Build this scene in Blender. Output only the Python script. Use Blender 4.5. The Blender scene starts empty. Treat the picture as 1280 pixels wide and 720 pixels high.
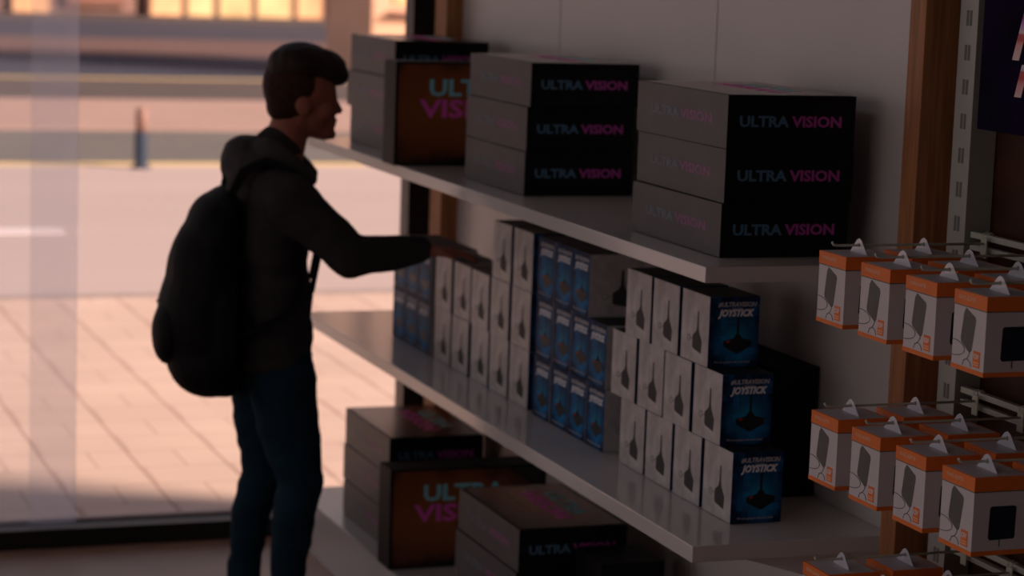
import bpy, bmesh, math, random
from mathutils import Vector, Matrix, noise
sc = bpy.context.scene
COL = sc.collection
random.seed(7)
PI = math.pi

# ------------------------------------------------------------------ camera
cd = bpy.data.cameras.new('camera'); cam = bpy.data.objects.new('camera', cd); COL.objects.link(cam)
RX = Vector((0.93991897, -0.33963948, 0.03460278))
DN = Vector((-0.01633569, -0.14598315, -0.9891522))
FW = Vector((0.34100656, 0.92915765, -0.14276057))
m3 = Matrix((RX, -DN, -FW)).transposed()
cam.matrix_world = Matrix.Translation((0, 0, 1.69)) @ m3.to_4x4()
cd.sensor_width = 36.0; cd.lens = 36 * 2921.5 / 1280
cd.clip_start = 0.05; cd.clip_end = 400
cd.dof.use_dof = True; cd.dof.focus_distance = 3.72; cd.dof.aperture_fstop = 4.3
sc.camera = cam

# ------------------------------------------------------------------ light
SKY_LOW = (0.80, 0.65, 0.61, 1); SKY_HIGH = (0.40, 0.42, 0.52, 1); SKY_STRENGTH = 0.75
SUN_STRENGTH = 10.0; SUN_COL = (1.0, 0.80, 0.66); SUN_AZ = 121; SUN_EL = 24
FILL_POWER = 3.0
sc.view_settings.view_transform = 'Standard'; sc.view_settings.look = 'None'
sc.view_settings.gamma = 1.0; sc.view_settings.use_curve_mapping = False
sc.view_settings.exposure = 0.0
w = bpy.data.worlds.new('sky'); sc.world = w; w.use_nodes = True
nt = w.node_tree; nt.nodes.clear()
out = nt.nodes.new('ShaderNodeOutputWorld'); bg = nt.nodes.new('ShaderNodeBackground')
tc = nt.nodes.new('ShaderNodeTexCoord'); sp = nt.nodes.new('ShaderNodeSeparateXYZ'); cr = nt.nodes.new('ShaderNodeValToRGB')
cr.color_ramp.elements[0].color = SKY_LOW; cr.color_ramp.elements[0].position = 0.0
cr.color_ramp.elements[1].color = SKY_HIGH; cr.color_ramp.elements[1].position = 0.55
nt.links.new(tc.outputs['Generated'], sp.inputs[0]); nt.links.new(sp.outputs['Z'], cr.inputs[0])
nt.links.new(cr.outputs[0], bg.inputs[0]); bg.inputs[1].default_value = SKY_STRENGTH
nt.links.new(bg.outputs[0], out.inputs[0])
sl = bpy.data.lights.new('sun', 'SUN'); sun = bpy.data.objects.new('sun', sl); COL.objects.link(sun)
sl.energy = SUN_STRENGTH; sl.color = SUN_COL; sl.angle = math.radians(14)
sa, se = math.radians(SUN_AZ), math.radians(SUN_EL)
sdir = Vector((math.sin(sa) * math.cos(se), math.cos(sa) * math.cos(se), math.sin(se)))
sun.rotation_euler = sdir.to_track_quat('Z', 'Y').to_euler(); sun.location = (20, -5, 12)

# ------------------------------------------------------------------ materials
def mat(name, col, rough=0.6, spec=0.4, metal=0.0, noise_amt=0.0, noise_scale=8.0, stretch=(1, 1, 1), emit=None, bump=0.0, coords='Object'):
    m = bpy.data.materials.new(name); m.use_nodes = True; t = m.node_tree
    b = t.nodes['Principled BSDF']
    b.inputs['Base Color'].default_value = (*col, 1); b.inputs['Roughness'].default_value = rough
    b.inputs['Specular IOR Level'].default_value = spec; b.inputs['Metallic'].default_value = metal
    if noise_amt or bump:
        c = t.nodes.new('ShaderNodeTexCoord'); mp = t.nodes.new('ShaderNodeMapping'); mp.inputs['Scale'].default_value = stretch
        n = t.nodes.new('ShaderNodeTexNoise'); n.inputs['Scale'].default_value = noise_scale; n.inputs['Detail'].default_value = 5
        t.links.new(c.outputs[coords], mp.inputs[0]); t.links.new(mp.outputs[0], n.inputs['Vector'])
        if noise_amt:
            r = t.nodes.new('ShaderNodeValToRGB')
            r.color_ramp.elements[0].position = 0.3; r.color_ramp.elements[1].position = 0.7
            r.color_ramp.elements[0].color = (*[max(0, x * (1 - noise_amt)) for x in col], 1)
            r.color_ramp.elements[1].color = (*[min(1, x * (1 + noise_amt)) for x in col], 1)
            t.links.new(n.outputs['Fac'], r.inputs[0]); t.links.new(r.outputs[0], b.inputs['Base Color'])
        if bump:
            bp = t.nodes.new('ShaderNodeBump'); bp.inputs['Strength'].default_value = bump; bp.inputs['Distance'].default_value = 0.01
            t.links.new(n.outputs['Fac'], bp.inputs['Height']); t.links.new(bp.outputs[0], b.inputs['Normal'])
    if emit:
        b.inputs['Emission Color'].default_value = (*emit[0], 1); b.inputs['Emission Strength'].default_value = emit[1]
    return m

M = {}
M['laminate'] = mat('white_laminate', (0.62, 0.59, 0.58), 0.14, 0.5, noise_amt=0.03, noise_scale=3)
M['wall_white'] = mat('white_wall_panel', (0.60, 0.57, 0.56), 0.32, 0.5, noise_amt=0.04, noise_scale=2)
M['plaster'] = mat('plaster', (0.55, 0.5, 0.48), 0.8, noise_amt=0.05)
M['floor'] = mat('shop_floor', (0.42, 0.26, 0.19), 0.38, 0.5, noise_amt=0.12, noise_scale=5)
M['ceiling'] = mat('ceiling_paint', (0.35, 0.33, 0.32), 0.9, noise_amt=0.03)
M['oak'] = mat('oak', (0.38, 0.165, 0.070), 0.55, 0.3, noise_amt=0.30, noise_scale=9, stretch=(9, 9, 0.6), bump=0.12)
M['dark_panel'] = mat('dark_brown_panel', (0.055, 0.018, 0.008), 0.6, 0.3, noise_amt=0.25, noise_scale=6, stretch=(6, 1, 6))
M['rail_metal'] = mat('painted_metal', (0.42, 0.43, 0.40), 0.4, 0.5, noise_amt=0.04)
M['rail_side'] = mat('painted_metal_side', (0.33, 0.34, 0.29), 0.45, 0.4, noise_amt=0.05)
M['slot'] = mat('slot_shadow', (0.16, 0.17, 0.16), 0.7)
M['bar_metal'] = mat('greenish_white_metal', (0.52, 0.54, 0.47), 0.4, 0.5, noise_amt=0.05)
M['wire'] = mat('hook_wire', (0.55, 0.57, 0.48), 0.4, 0.5, noise_amt=0.05)
M['black_frame'] = mat('black_window_frame', (0.012, 0.010, 0.010), 0.4, 0.4, noise_amt=0.1)
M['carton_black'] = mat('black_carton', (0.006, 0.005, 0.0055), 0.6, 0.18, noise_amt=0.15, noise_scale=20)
M['carton_lit_side'] = mat('lit_carton_side', (0.078, 0.074, 0.078), 0.5, 0.4, noise_amt=0.12, noise_scale=14)  # black carton lightened: light from the left is put into this colour
M['cyan_ink'] = mat('cyan_ink', (0.10, 0.28, 0.46), 0.5)
M['cyan_dim'] = mat('dim_cyan_ink', (0.07, 0.17, 0.28), 0.5)
M['side_cyan'] = mat('faded_cyan_ink', (0.12, 0.15, 0.20), 0.5)
M['side_magenta'] = mat('faded_magenta_ink', (0.26, 0.09, 0.22), 0.5)
M['cyan_bright'] = mat('bright_cyan_ink', (0.22, 0.62, 0.72), 0.5)
M['magenta_ink'] = mat('magenta_ink', (0.42, 0.06, 0.34), 0.5)
M['pink_ink'] = mat('pink_ink', (0.75, 0.10, 0.52), 0.5)
M['white_card'] = mat('white_card', (0.66, 0.62, 0.64), 0.5, 0.3, noise_amt=0.03, noise_scale=30)
M['grey_card'] = mat('light_grey_card', (0.52, 0.51, 0.55), 0.45, 0.3, noise_amt=0.05, noise_scale=30)
M['orange'] = mat('orange_card', (0.86, 0.20, 0.035), 0.5, 0.3, noise_amt=0.05, noise_scale=30)
M['cream_ink'] = mat('cream_ink', (0.95, 0.55, 0.35), 0.5)
M['white_ink'] = mat('white_ink', (0.85, 0.85, 0.88), 0.5)
M['grey_ink'] = mat('grey_ink', (0.30, 0.33, 0.40), 0.5)
M['slate_ink'] = mat('slate_print', (0.10, 0.10, 0.10), 0.5, noise_amt=0.1, noise_scale=60)
M['navy_ink'] = mat('navy_print', (0.010, 0.016, 0.035), 0.35)
M['cord_ink'] = mat('cord_print', (0.10, 0.10, 0.17), 0.5)
M['joy_side'] = mat('dark_side_print', (0.055, 0.053, 0.055), 0.6, 0.2)
M['joy_black'] = mat('joystick_print', (0.004, 0.005, 0.008), 0.5)
M['red_ink'] = mat('red_ink', (0.6, 0.02, 0.02), 0.5)
M['tab'] = mat('clear_hang_tab', (0.62, 0.64, 0.72), 0.2, 0.6, noise_amt=0.04)
M['hair'] = mat('dark_brown_hair', (0.018, 0.006, 0.004), 0.6, 0.3, noise_amt=0.4, noise_scale=60, stretch=(1, 1, .3), bump=0.4)
M['hair_fade'] = mat('short_cropped_hair', (0.032, 0.010, 0.006), 0.7, 0.2, noise_amt=0.4, noise_scale=90)
M['skin'] = mat('skin', (0.30, 0.095, 0.062), 0.55, 0.3, noise_amt=0.06, noise_scale=10)
M['eye'] = mat('eye', (0.2, 0.16, 0.14), 0.2)
M['hoodie'] = mat('charcoal_hoodie', (0.036, 0.031, 0.032), 0.9, 0.1, noise_amt=0.2, noise_scale=25, bump=0.3)
M['hood'] = mat('grey_hood', (0.062, 0.056, 0.057), 0.9, 0.1, noise_amt=0.2, noise_scale=25, bump=0.3)
M['jeans'] = mat('navy_denim', (0.006, 0.024, 0.042), 0.85, 0.15, noise_amt=0.35, noise_scale=7, stretch=(1, 1, 2), bump=0.2)
M['pack'] = mat('black_nylon', (0.003, 0.0028, 0.003), 0.7, 0.2, noise_amt=0.2, noise_scale=30, bump=0.15)
M['shoe'] = mat('dark_shoe', (0.03, 0.03, 0.035), 0.7)
M['sole'] = mat('shoe_sole', (0.4, 0.38, 0.36), 0.7)

def sidewalk_mat():
    m = bpy.data.materials.new('sidewalk_pavers'); m.use_nodes = True; t = m.node_tree; b = t.nodes['Principled BSDF']
    b.inputs['Roughness'].default_value = 0.8
    c = t.nodes.new('ShaderNodeTexCoord')
    def brick(off, w, h, rot, loc, mortar, ms):
        mp = t.nodes.new('ShaderNodeMapping'); mp.inputs['Rotation'].default_value = (0, 0, rot); mp.inputs['Location'].default_value = loc
        br = t.nodes.new('ShaderNodeTexBrick'); br.offset = off
        for k, v in (('Color1', (1, 1, 1, 1)), ('Color2', (0.96, 0.95, 0.95, 1)), ('Mortar', mortar), ('Scale', 1.0), ('Mortar Size', ms), ('Mortar Smooth', 0.3), ('Brick Width', w), ('Row Height', h)): br.inputs[k].default_value = v
        t.links.new(c.outputs['Object'], mp.inputs[0]); t.links.new(mp.outputs[0], br.inputs['Vector']); return br
    long = brick(0.0, 40.0, 0.288, PI / 2, (0, 1.158, 0), (0.62, 0.54, 0.53, 1), 0.006)
    short = brick(0.5, 0.288, 0.245, 0, (-1.158, 0.02, 0), (0.74, 0.68, 0.67, 1), 0.005)
    n = t.nodes.new('ShaderNodeTexNoise'); n.inputs['Scale'].default_value = 1.3; t.links.new(c.outputs['Object'], n.inputs['Vector'])
    r = t.nodes.new('ShaderNodeValToRGB'); r.color_ramp.elements[0].position = 0.3; r.color_ramp.elements[0].color = (0.62, 0.43, 0.35, 1); r.color_ramp.elements[1].position = 0.7; r.color_ramp.elements[1].color = (0.70, 0.49, 0.40, 1)
    t.links.new(n.outputs['Fac'], r.inputs[0]); prev = r.outputs[0]
    for br in (long, short):
        mx = t.nodes.new('ShaderNodeMix'); mx.data_type = 'RGBA'; mx.blend_type = 'MULTIPLY'; mx.inputs[0].default_value = 1.0
        t.links.new(prev, mx.inputs[6]); t.links.new(br.outputs['Color'], mx.inputs[7]); prev = mx.outputs[2]
    t.links.new(prev, b.inputs['Base Color'])
    return m
M['sidewalk'] = sidewalk_mat()
M['kerb_dark'] = mat('kerb_stone_dark', (0.36, 0.27, 0.25), 0.9, noise_amt=0.1)
M['road_pink'] = mat('dusty_asphalt', (0.50, 0.375, 0.35), 0.85, 0.3, noise_amt=0.05, noise_scale=0.8, stretch=(0.15, 1, 1))
M['road_grey'] = mat('grey_brown_asphalt', (0.165, 0.145, 0.135), 0.9, 0.2, noise_amt=0.08, noise_scale=1)
M['island'] = mat('island_paving', (0.43, 0.275, 0.235), 0.9, 0.2, noise_amt=0.06, noise_scale=1)
M['road_brown'] = mat('brown_asphalt', (0.105, 0.078, 0.075), 0.9, 0.2, noise_amt=0.08, noise_scale=1)
M['island_far'] = mat('far_island_paving', (0.155, 0.088, 0.082), 0.9, 0.2, noise_amt=0.08, noise_scale=1)
M['slate_road'] = mat('slate_asphalt', (0.050, 0.050, 0.075), 0.9, 0.2, noise_amt=0.08, noise_scale=1)
M['yellow_line'] = mat('yellow_line_paint', (0.72, 0.50, 0.22), 0.7)
M['white_line'] = mat('white_line_paint', (0.75, 0.62, 0.62), 0.7)
M['bollard'] = mat('slate_bollard', (0.035, 0.045, 0.07), 0.6, noise_amt=0.1)

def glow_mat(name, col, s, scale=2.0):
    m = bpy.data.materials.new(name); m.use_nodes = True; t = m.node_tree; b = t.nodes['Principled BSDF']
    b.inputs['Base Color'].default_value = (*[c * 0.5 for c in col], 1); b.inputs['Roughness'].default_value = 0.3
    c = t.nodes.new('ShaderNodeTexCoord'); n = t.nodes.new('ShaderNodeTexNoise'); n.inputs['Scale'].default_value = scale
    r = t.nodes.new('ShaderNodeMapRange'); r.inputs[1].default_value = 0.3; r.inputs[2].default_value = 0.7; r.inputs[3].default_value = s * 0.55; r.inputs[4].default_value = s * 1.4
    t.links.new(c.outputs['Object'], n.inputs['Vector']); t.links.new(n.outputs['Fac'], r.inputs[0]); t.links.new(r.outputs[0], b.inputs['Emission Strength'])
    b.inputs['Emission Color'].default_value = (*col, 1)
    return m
M['sunset_glow'] = glow_mat('sunset_glow_pane', (1.0, 0.50, 0.24), 0.95, 1.2)  # emission added for the sunset light on the fronts opposite
M['sunset_gold'] = glow_mat('golden_sunset_pane', (1.0, 0.60, 0.28), 0.75, 1.2)  # same added sunset emission, more golden
M['sunset_dim'] = glow_mat('dim_sunset_pane', (0.50, 0.22, 0.16), 0.22, 1.5)  # same added emission, weak and reddish
M['facade'] = mat('terracotta_facade', (0.30, 0.17, 0.14), 0.9, noise_amt=0.2, noise_scale=1.5)
M['facade_pale'] = mat('pale_facade', (0.62, 0.40, 0.30), 0.9, noise_amt=0.12, noise_scale=1.5)
M['kiosk'] = mat('peach_kiosk_wall', (0.92, 0.52, 0.34), 0.8, noise_amt=0.08, noise_scale=2)
M['kiosk_trim'] = mat('kiosk_trim', (0.35, 0.2, 0.16), 0.8)

# glass and hazy glass
def glass_mat(name, tint, haze, hazecol):
    m = bpy.data.materials.new(name); m.use_nodes = True; t = m.node_tree; t.nodes.clear()
    o = t.nodes.new('ShaderNodeOutputMaterial'); tr = t.nodes.new('ShaderNodeBsdfTransparent'); tr.inputs[0].default_value = (*tint, 1)
    gl = t.nodes.new('ShaderNodeBsdfGlossy'); gl.inputs['Roughness'].default_value = 0.02
    fr = t.nodes.new('ShaderNodeFresnel'); fr.inputs[0].default_value = 1.25
    mx = t.nodes.new('ShaderNodeMixShader'); t.links.new(fr.outputs[0], mx.inputs[0]); t.links.new(tr.outputs[0], mx.inputs[1]); t.links.new(gl.outputs[0], mx.inputs[2])
    if haze:
        df = t.nodes.new('ShaderNodeBsdfTranslucent'); df.inputs[0].default_value = (*hazecol, 1)
        m2 = t.nodes.new('ShaderNodeMixShader'); m2.inputs[0].default_value = haze
        t.links.new(mx.outputs[0], m2.inputs[1]); t.links.new(df.outputs[0], m2.inputs[2]); t.links.new(m2.outputs[0], o.inputs[0])
    else:
        t.links.new(mx.outputs[0], o.inputs[0])
    return m
M['glass'] = glass_mat('window_glass', (0.97, 0.97, 0.97), 0, None)
M['glass_hazy'] = glass_mat('hazy_window_glass', (0.96, 0.97, 0.98), 0.06, (0.7, 0.72, 0.8))  # pale haze mixed evenly into the clear pane
M['glass_reflection'] = glass_mat('reflection_glass', (0.99, 0.99, 1.0), 0.12, (0.74, 0.80, 0.95))  # whitish window reflection put into a translucent colour

def art_blue():
    """printed joystick box front: deep navy with a cyan-blue glow and blocky clouds"""
    m = bpy.data.materials.new('blue_box_artwork'); m.use_nodes = True; t = m.node_tree; b = t.nodes['Principled BSDF']
    b.inputs['Roughness'].default_value = 0.6; b.inputs['Specular IOR Level'].default_value = 0.2
    c = t.nodes.new('ShaderNodeTexCoord'); sx = t.nodes.new('ShaderNodeSeparateXYZ'); t.links.new(c.outputs['Object'], sx.inputs[0])
    sub = t.nodes.new('ShaderNodeVectorMath'); sub.operation = 'SUBTRACT'; sub.inputs[1].default_value = (0.056, 0, 0.052)
    mul = t.nodes.new('ShaderNodeVectorMath'); mul.operation = 'MULTIPLY'; mul.inputs[1].default_value = (18, 0, 17)
    ln = t.nodes.new('ShaderNodeVectorMath'); ln.operation = 'LENGTH'
    t.links.new(c.outputs['Object'], sub.inputs[0]); t.links.new(sub.outputs[0], mul.inputs[0]); t.links.new(mul.outputs[0], ln.inputs[0])
    r = t.nodes.new('ShaderNodeValToRGB'); r.color_ramp.elements[0].position = 0.0; r.color_ramp.elements[0].color = (0.010, 0.30, 0.52, 1)
    r.color_ramp.elements[1].position = 1.0; r.color_ramp.elements[1].color = (0.002, 0.014, 0.055, 1)
    e = r.color_ramp.elements.new(0.55); e.color = (0.004, 0.10, 0.24, 1)
    t.links.new(ln.outputs['Value'], r.inputs[0])
    sn = t.nodes.new('ShaderNodeVectorMath'); sn.operation = 'SNAP'; sn.inputs[1].default_value = (0.012, 0.012, 0.012)
    n = t.nodes.new('ShaderNodeTexNoise'); n.inputs['Scale'].default_value = 26
    t.links.new(c.outputs['Object'], sn.inputs[0]); t.links.new(sn.outputs[0], n.inputs['Vector'])
    r2 = t.nodes.new('ShaderNodeValToRGB'); r2.color_ramp.elements[0].position = 0.48; r2.color_ramp.elements[0].color = (0, 0, 0, 1)
    r2.color_ramp.elements[1].position = 0.72; r2.color_ramp.elements[1].color = (0.01, 0.13, 0.34, 1)
    t.links.new(n.outputs['Fac'], r2.inputs[0])
    ad = t.nodes.new('ShaderNodeMix'); ad.data_type = 'RGBA'; ad.blend_type = 'ADD'; ad.inputs[0].default_value = 0.8
    t.links.new(r.outputs[0], ad.inputs[6]); t.links.new(r2.outputs[0], ad.inputs[7]); t.links.new(ad.outputs[2], b.inputs['Base Color'])
    return m
M['art_blue'] = art_blue()
def art_cloud():
    m = mat('grey_cloud_print', (0.50, 0.47, 0.47), 0.45, 0.3, noise_amt=0.22, noise_scale=28)
    return m
M['art_cloud'] = art_cloud()
def art_orange():
    """console box top: orange-brown burst fading to a black border"""
    m = bpy.data.materials.new('orange_burst_artwork'); m.use_nodes = True; t = m.node_tree; b = t.nodes['Principled BSDF']
    b.inputs['Roughness'].default_value = 0.24
    c = t.nodes.new('ShaderNodeTexCoord')
    sub = t.nodes.new('ShaderNodeVectorMath'); sub.operation = 'SUBTRACT'; sub.inputs[1].default_value = (0.145, 0.27, 0)
    mul = t.nodes.new('ShaderNodeVectorMath'); mul.operation = 'MULTIPLY'; mul.inputs[1].default_value = (5.0, 2.9, 0)
    ln = t.nodes.new('ShaderNodeVectorMath'); ln.operation = 'LENGTH'
    t.links.new(c.outputs['Object'], sub.inputs[0]); t.links.new(sub.outputs[0], mul.inputs[0]); t.links.new(mul.outputs[0], ln.inputs[0])
    n = t.nodes.new('ShaderNodeTexNoise'); n.inputs['Scale'].default_value = 14; t.links.new(c.outputs['Object'], n.inputs['Vector'])
    a = t.nodes.new('ShaderNodeMath'); a.operation = 'MULTIPLY_ADD'; a.inputs[1].default_value = 0.5; t.links.new(n.outputs['Fac'], a.inputs[0]); t.links.new(ln.outputs['Value'], a.inputs[2])
    r = t.nodes.new('ShaderNodeValToRGB'); r.color_ramp.elements[0].position = 0.25; r.color_ramp.elements[0].color = (0.30, 0.105, 0.030, 1)
    r.color_ramp.elements[1].position = 1.15 if False else 1.0; r.color_ramp.elements[1].color = (0.012, 0.007, 0.006, 1)
    e = r.color_ramp.elements.new(0.75); e.color = (0.20, 0.062, 0.022, 1)
    t.links.new(a.outputs[0], r.inputs[0]); t.links.new(r.outputs[0], b.inputs['Base Color'])
    return m
M['art_orange'] = art_orange()
def poster_bg():
    return mat('poster_night_print', (0.006, 0.001, 0.020), 0.85, 0.08, noise_amt=0.5, noise_scale=12)
M['poster'] = poster_bg()
def grad_mat(name, stops, z0, z1):
    m = bpy.data.materials.new(name); m.use_nodes = True; t = m.node_tree; b = t.nodes['Principled BSDF']; b.inputs['Roughness'].default_value = 0.5
    c = t.nodes.new('ShaderNodeTexCoord'); s = t.nodes.new('ShaderNodeSeparateXYZ'); t.links.new(c.outputs['Object'], s.inputs[0])
    mr = t.nodes.new('ShaderNodeMapRange'); mr.inputs[1].default_value = z0; mr.inputs[2].default_value = z1; t.links.new(s.outputs['Z'], mr.inputs[0])
    r = t.nodes.new('ShaderNodeValToRGB')
    while len(r.color_ramp.elements) < len(stops): r.color_ramp.elements.new(0.5)
    for e, (p, col) in zip(r.color_ramp.elements, stops): e.position = p; e.color = (*col, 1)
    t.links.new(mr.outputs[0], r.inputs[0]); t.links.new(r.outputs[0], b.inputs['Base Color'])
    return m

# ------------------------------------------------------------------ mesh helpers
def link(o, parent=None):
    COL.objects.link(o)
    if parent is not None: o.parent = parent
    return o
def mesh_obj(name, bm, mats, parent=None, smooth=False, loc=None):
    me = bpy.data.meshes.new(name)
    bmesh.ops.recalc_face_normals(bm, faces=bm.faces)
    bm.to_mesh(me); bm.free()
    if not isinstance(mats, (list, tuple)): mats = [mats]
    for m in mats: me.materials.append(m)
    if smooth:
        for p in me.polygons: p.use_smooth = True
    o = bpy.data.objects.new(name, me)
    if loc is not None: o.location = loc
    return link(o, parent)
def box(bm, x0, x1, y0, y1, z0, z1, mi=0, bevel=0.0):
    vs = [bm.verts.new(p) for p in ((x0,y0,z0),(x1,y0,z0),(x1,y1,z0),(x0,y1,z0),(x0,y0,z1),(x1,y0,z1),(x1,y1,z1),(x0,y1,z1))]
    fs = [bm.faces.new([vs[i] for i in f]) for f in ((0,3,2,1),(4,5,6,7),(0,1,5,4),(1,2,6,5),(2,3,7,6),(3,0,4,7))]
    for f in fs: f.material_index = mi
    if bevel:
        es = list({e for f in fs for e in f.edges})
        r = bmesh.ops.bevel(bm, geom=es, offset=bevel, segments=2, affect='EDGES', profile=0.7)
        for f in r['faces']: f.material_index = mi
    return fs
def prism(bm, pts, n, d0, d1, mi=0):
    """extrude a polygon; pts are (u,v); n tells the axis: 'x-' face seen from -X (u runs to -Y), 'y-' face seen from -Y, 'z' top"""
    def P(u, v, d):
        if n == 'y-': return (u, -d, v)
        if n == 'x-': return (-d, -u, v)
        return (u, v, d)
    a = [bm.verts.new(P(u, v, d0)) for u, v in pts]; b = [bm.verts.new(P(u, v, d1)) for u, v in pts]
    f = [bm.faces.new(a), bm.faces.new(b)]
    for i in range(len(pts)):
        j = (i + 1) % len(pts); f.append(bm.faces.new((a[i], a[j], b[j], b[i])))
    for q in f: q.material_index = mi
def tube(bm, pts, r, seg=8, mi=0, cap=True):
    pts = [Vector(p) for p in pts]; rings = []
    for i, p in enumerate(pts):
        d = (pts[min(i + 1, len(pts) - 1)] - pts[max(i - 1, 0)]).normalized()
        up = Vector((0, 0, 1)) if abs(d.z) < 0.9 else Vector((1, 0, 0))
        a = d.cross(up).normalized(); b = a.cross(d).normalized()
        rr = r[i] if isinstance(r, (list, tuple)) else r
        rings.append([bm.verts.new(p + rr * (math.cos(2*PI*k/seg) * a + math.sin(2*PI*k/seg) * b)) for k in range(seg)])
    for i in range(len(rings) - 1):
        for k in range(seg):
            f = bm.faces.new((rings[i][k], rings[i][(k+1) % seg], rings[i+1][(k+1) % seg], rings[i+1][k])); f.material_index = mi; f.smooth = True
    if cap:
        bm.faces.new(rings[0][::-1]).material_index = mi; bm.faces.new(rings[-1]).material_index = mi
def text_bm(s, size, bold=0.0, shear=0.0, space=1.0, width=None):
    cu = bpy.data.curves.new('lettering', 'FONT'); cu.body = s; cu.size = size; cu.offset = bold; cu.shear = shear; cu.space_character = space
    cu.align_x = 'CENTER'; cu.align_y = 'CENTER'; cu.resolution_u = 2; cu.extrude = 0.0002
    o = bpy.data.objects.new('lettering', cu); COL.objects.link(o)
    dg = bpy.context.evaluated_depsgraph_get(); dg.update()
    me = bpy.data.meshes.new_from_object(o.evaluated_get(dg))
    bpy.data.objects.remove(o); bpy.data.curves.remove(cu)
    bm = bmesh.new(); bm.from_mesh(me); bpy.data.meshes.remove(me)
    for f in bm.faces: f.material_index = 0
    if width:
        xs = [v.co.x for v in bm.verts]; k = width / (max(xs) - min(xs)); c = (max(xs) + min(xs)) / 2
        for v in bm.verts: v.co.x = (v.co.x - c) * k
    return bm
ROT = {'y-': Matrix(((1,0,0),(0,0,-1),(0,1,0))),            # text x->X, y->Z, normal -Y
       'x-': Matrix(((0,0,-1),(-1,0,0),(0,1,0))),           # text x->-Y, y->Z, normal -X
       'z':  Matrix(((0,1,0),(-1,0,0),(0,0,1)))}            # text x->-Y, y->+X, normal +Z
def text(name, s, size, face, at, m, parent, **k):
    bm = text_bm(s, size, **k)
    R = ROT[face]
    for v in bm.verts: v.co = R @ v.co + Vector(at)
    return mesh_obj(name, bm, m, parent)
def tag(o, label, cat, group=None, kind=None):
    o['label'] = label; o['category'] = cat
    if group: o['group'] = group
    if kind: o['kind'] = kind
    return o
def empty(name, loc, rz=0):
    o = bpy.data.objects.new(name, None); o.location = loc; o.rotation_euler = (0, 0, rz); o.empty_display_size = 0.1
    return link(o)
def struct(o): o['kind'] = 'structure'; return o
KIDS = {}
def copy_tree(o, parent=None):
    c = o.copy(); COL.objects.link(c)
    if parent is not None: c.parent = parent
    for ch in list(o.children): copy_tree(ch, c)
    return c
def sbox(name, x0, x1, y0, y1, z0, z1, m, bevel=0, parent=None):
    bm = bmesh.new(); box(bm, x0, x1, y0, y1, z0, z1, 0, bevel)
    o = mesh_obj(name, bm, m, parent)
    return struct(o) if parent is None else o

# ------------------------------------------------------------------ setting: shop shell
sbox('floor', -5.0, 2.3, -3.0, 6.46, -0.12, 0.0, M['floor'])
sbox('ceiling', -5.0, 2.3, -3.0, 6.6, 2.9, 3.1, M['ceiling'])
sbox('wall_back', -5.0, 2.3, -3.15, -3.0, -0.12, 3.1, M['plaster'])
# right wall: white panels behind the shelves, dark panel behind the hooks
bm = bmesh.new()
for i, (a, b) in enumerate(((3.60, 4.52), (4.524, 5.44), (5.444, 6.46))): box(bm, 2.10, 2.3, a, b, -0.12, 2.9, 0, 0.0015)
struct(mesh_obj('wall_right', bm, M['wall_white']))
sbox('wall_right', 2.135, 2.3, -3.0, 3.60, -0.12, 2.9, M['dark_panel'])
bm = bmesh.new(); box(bm, 2.038, 2.1345, 3.545, 3.599, 0, 2.9, 0, 0.002)
struct(mesh_obj('trim_1', bm, M['oak']))
bm = bmesh.new(); box(bm, 2.05, 2.10, 6.19, 6.29, 0, 2.9, 0, 0.002)
struct(mesh_obj('trim_2', bm, M['oak']))
# window front at Y = 6.4
win = empty('window_1', (0, 6.4, 0)); struct(win)
sbox('bottom_rail', -5.0, 2.10, -0.03, 0.05, 0.0, 0.055, M['black_frame'], 0.003, win)
sbox('sill_strip', -5.0, 2.10, 0.05, 0.075, 0.0, 0.062, M['kerb_dark'], 0.002, win)
sbox('mullion', 2.012, 2.10, -0.03, 0.05, 0.055, 2.9, M['black_frame'], 0.003, win)
sbox('top_rail', -5.0, 2.012, -0.03, 0.05, 2.82, 2.9, M['black_frame'], 0.003, win)
sbox('pane', 1.073, 2.012, 0.0, 0.008, 0.055, 2.82, M['glass'], 0, win)
sbox('pane', -5.0, 1.073, 0.02, 0.028, 0.055, 2.82, M['glass_hazy'], 0, win)
sbox('reflection_strip', 0.945, 1.073, 0.012, 0.018, 0.055, 2.82, M['glass_reflection'], 0, win)  # strip added to carry the whitish reflection
# unseen ceiling panels added as fill light
for (x, y) in ((-0.6, 1.6), (-0.6, 4.4)):
    t = empty('fill_light', (x, y, 2.9)); tag(t, 'long added fill light panel above the %s of the shop' % ('front' if y > 3 else 'back'), 'fill light')
    bm = bmesh.new(); box(bm, -0.15, 0.15, -0.6, 0.6, -0.05, 0.0, 0, 0.004); mesh_obj('housing', bm, M['rail_metal'], t)
    bm = bmesh.new(); box(bm, -0.13, 0.13, -0.58, 0.58, -0.053, -0.05); mesh_obj('diffuser', bm, mat('fill_diffuser', (0.9, 0.9, 0.9), 0.5, emit=((0.92, 0.93, 1.0), FILL_POWER)), t)

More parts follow.
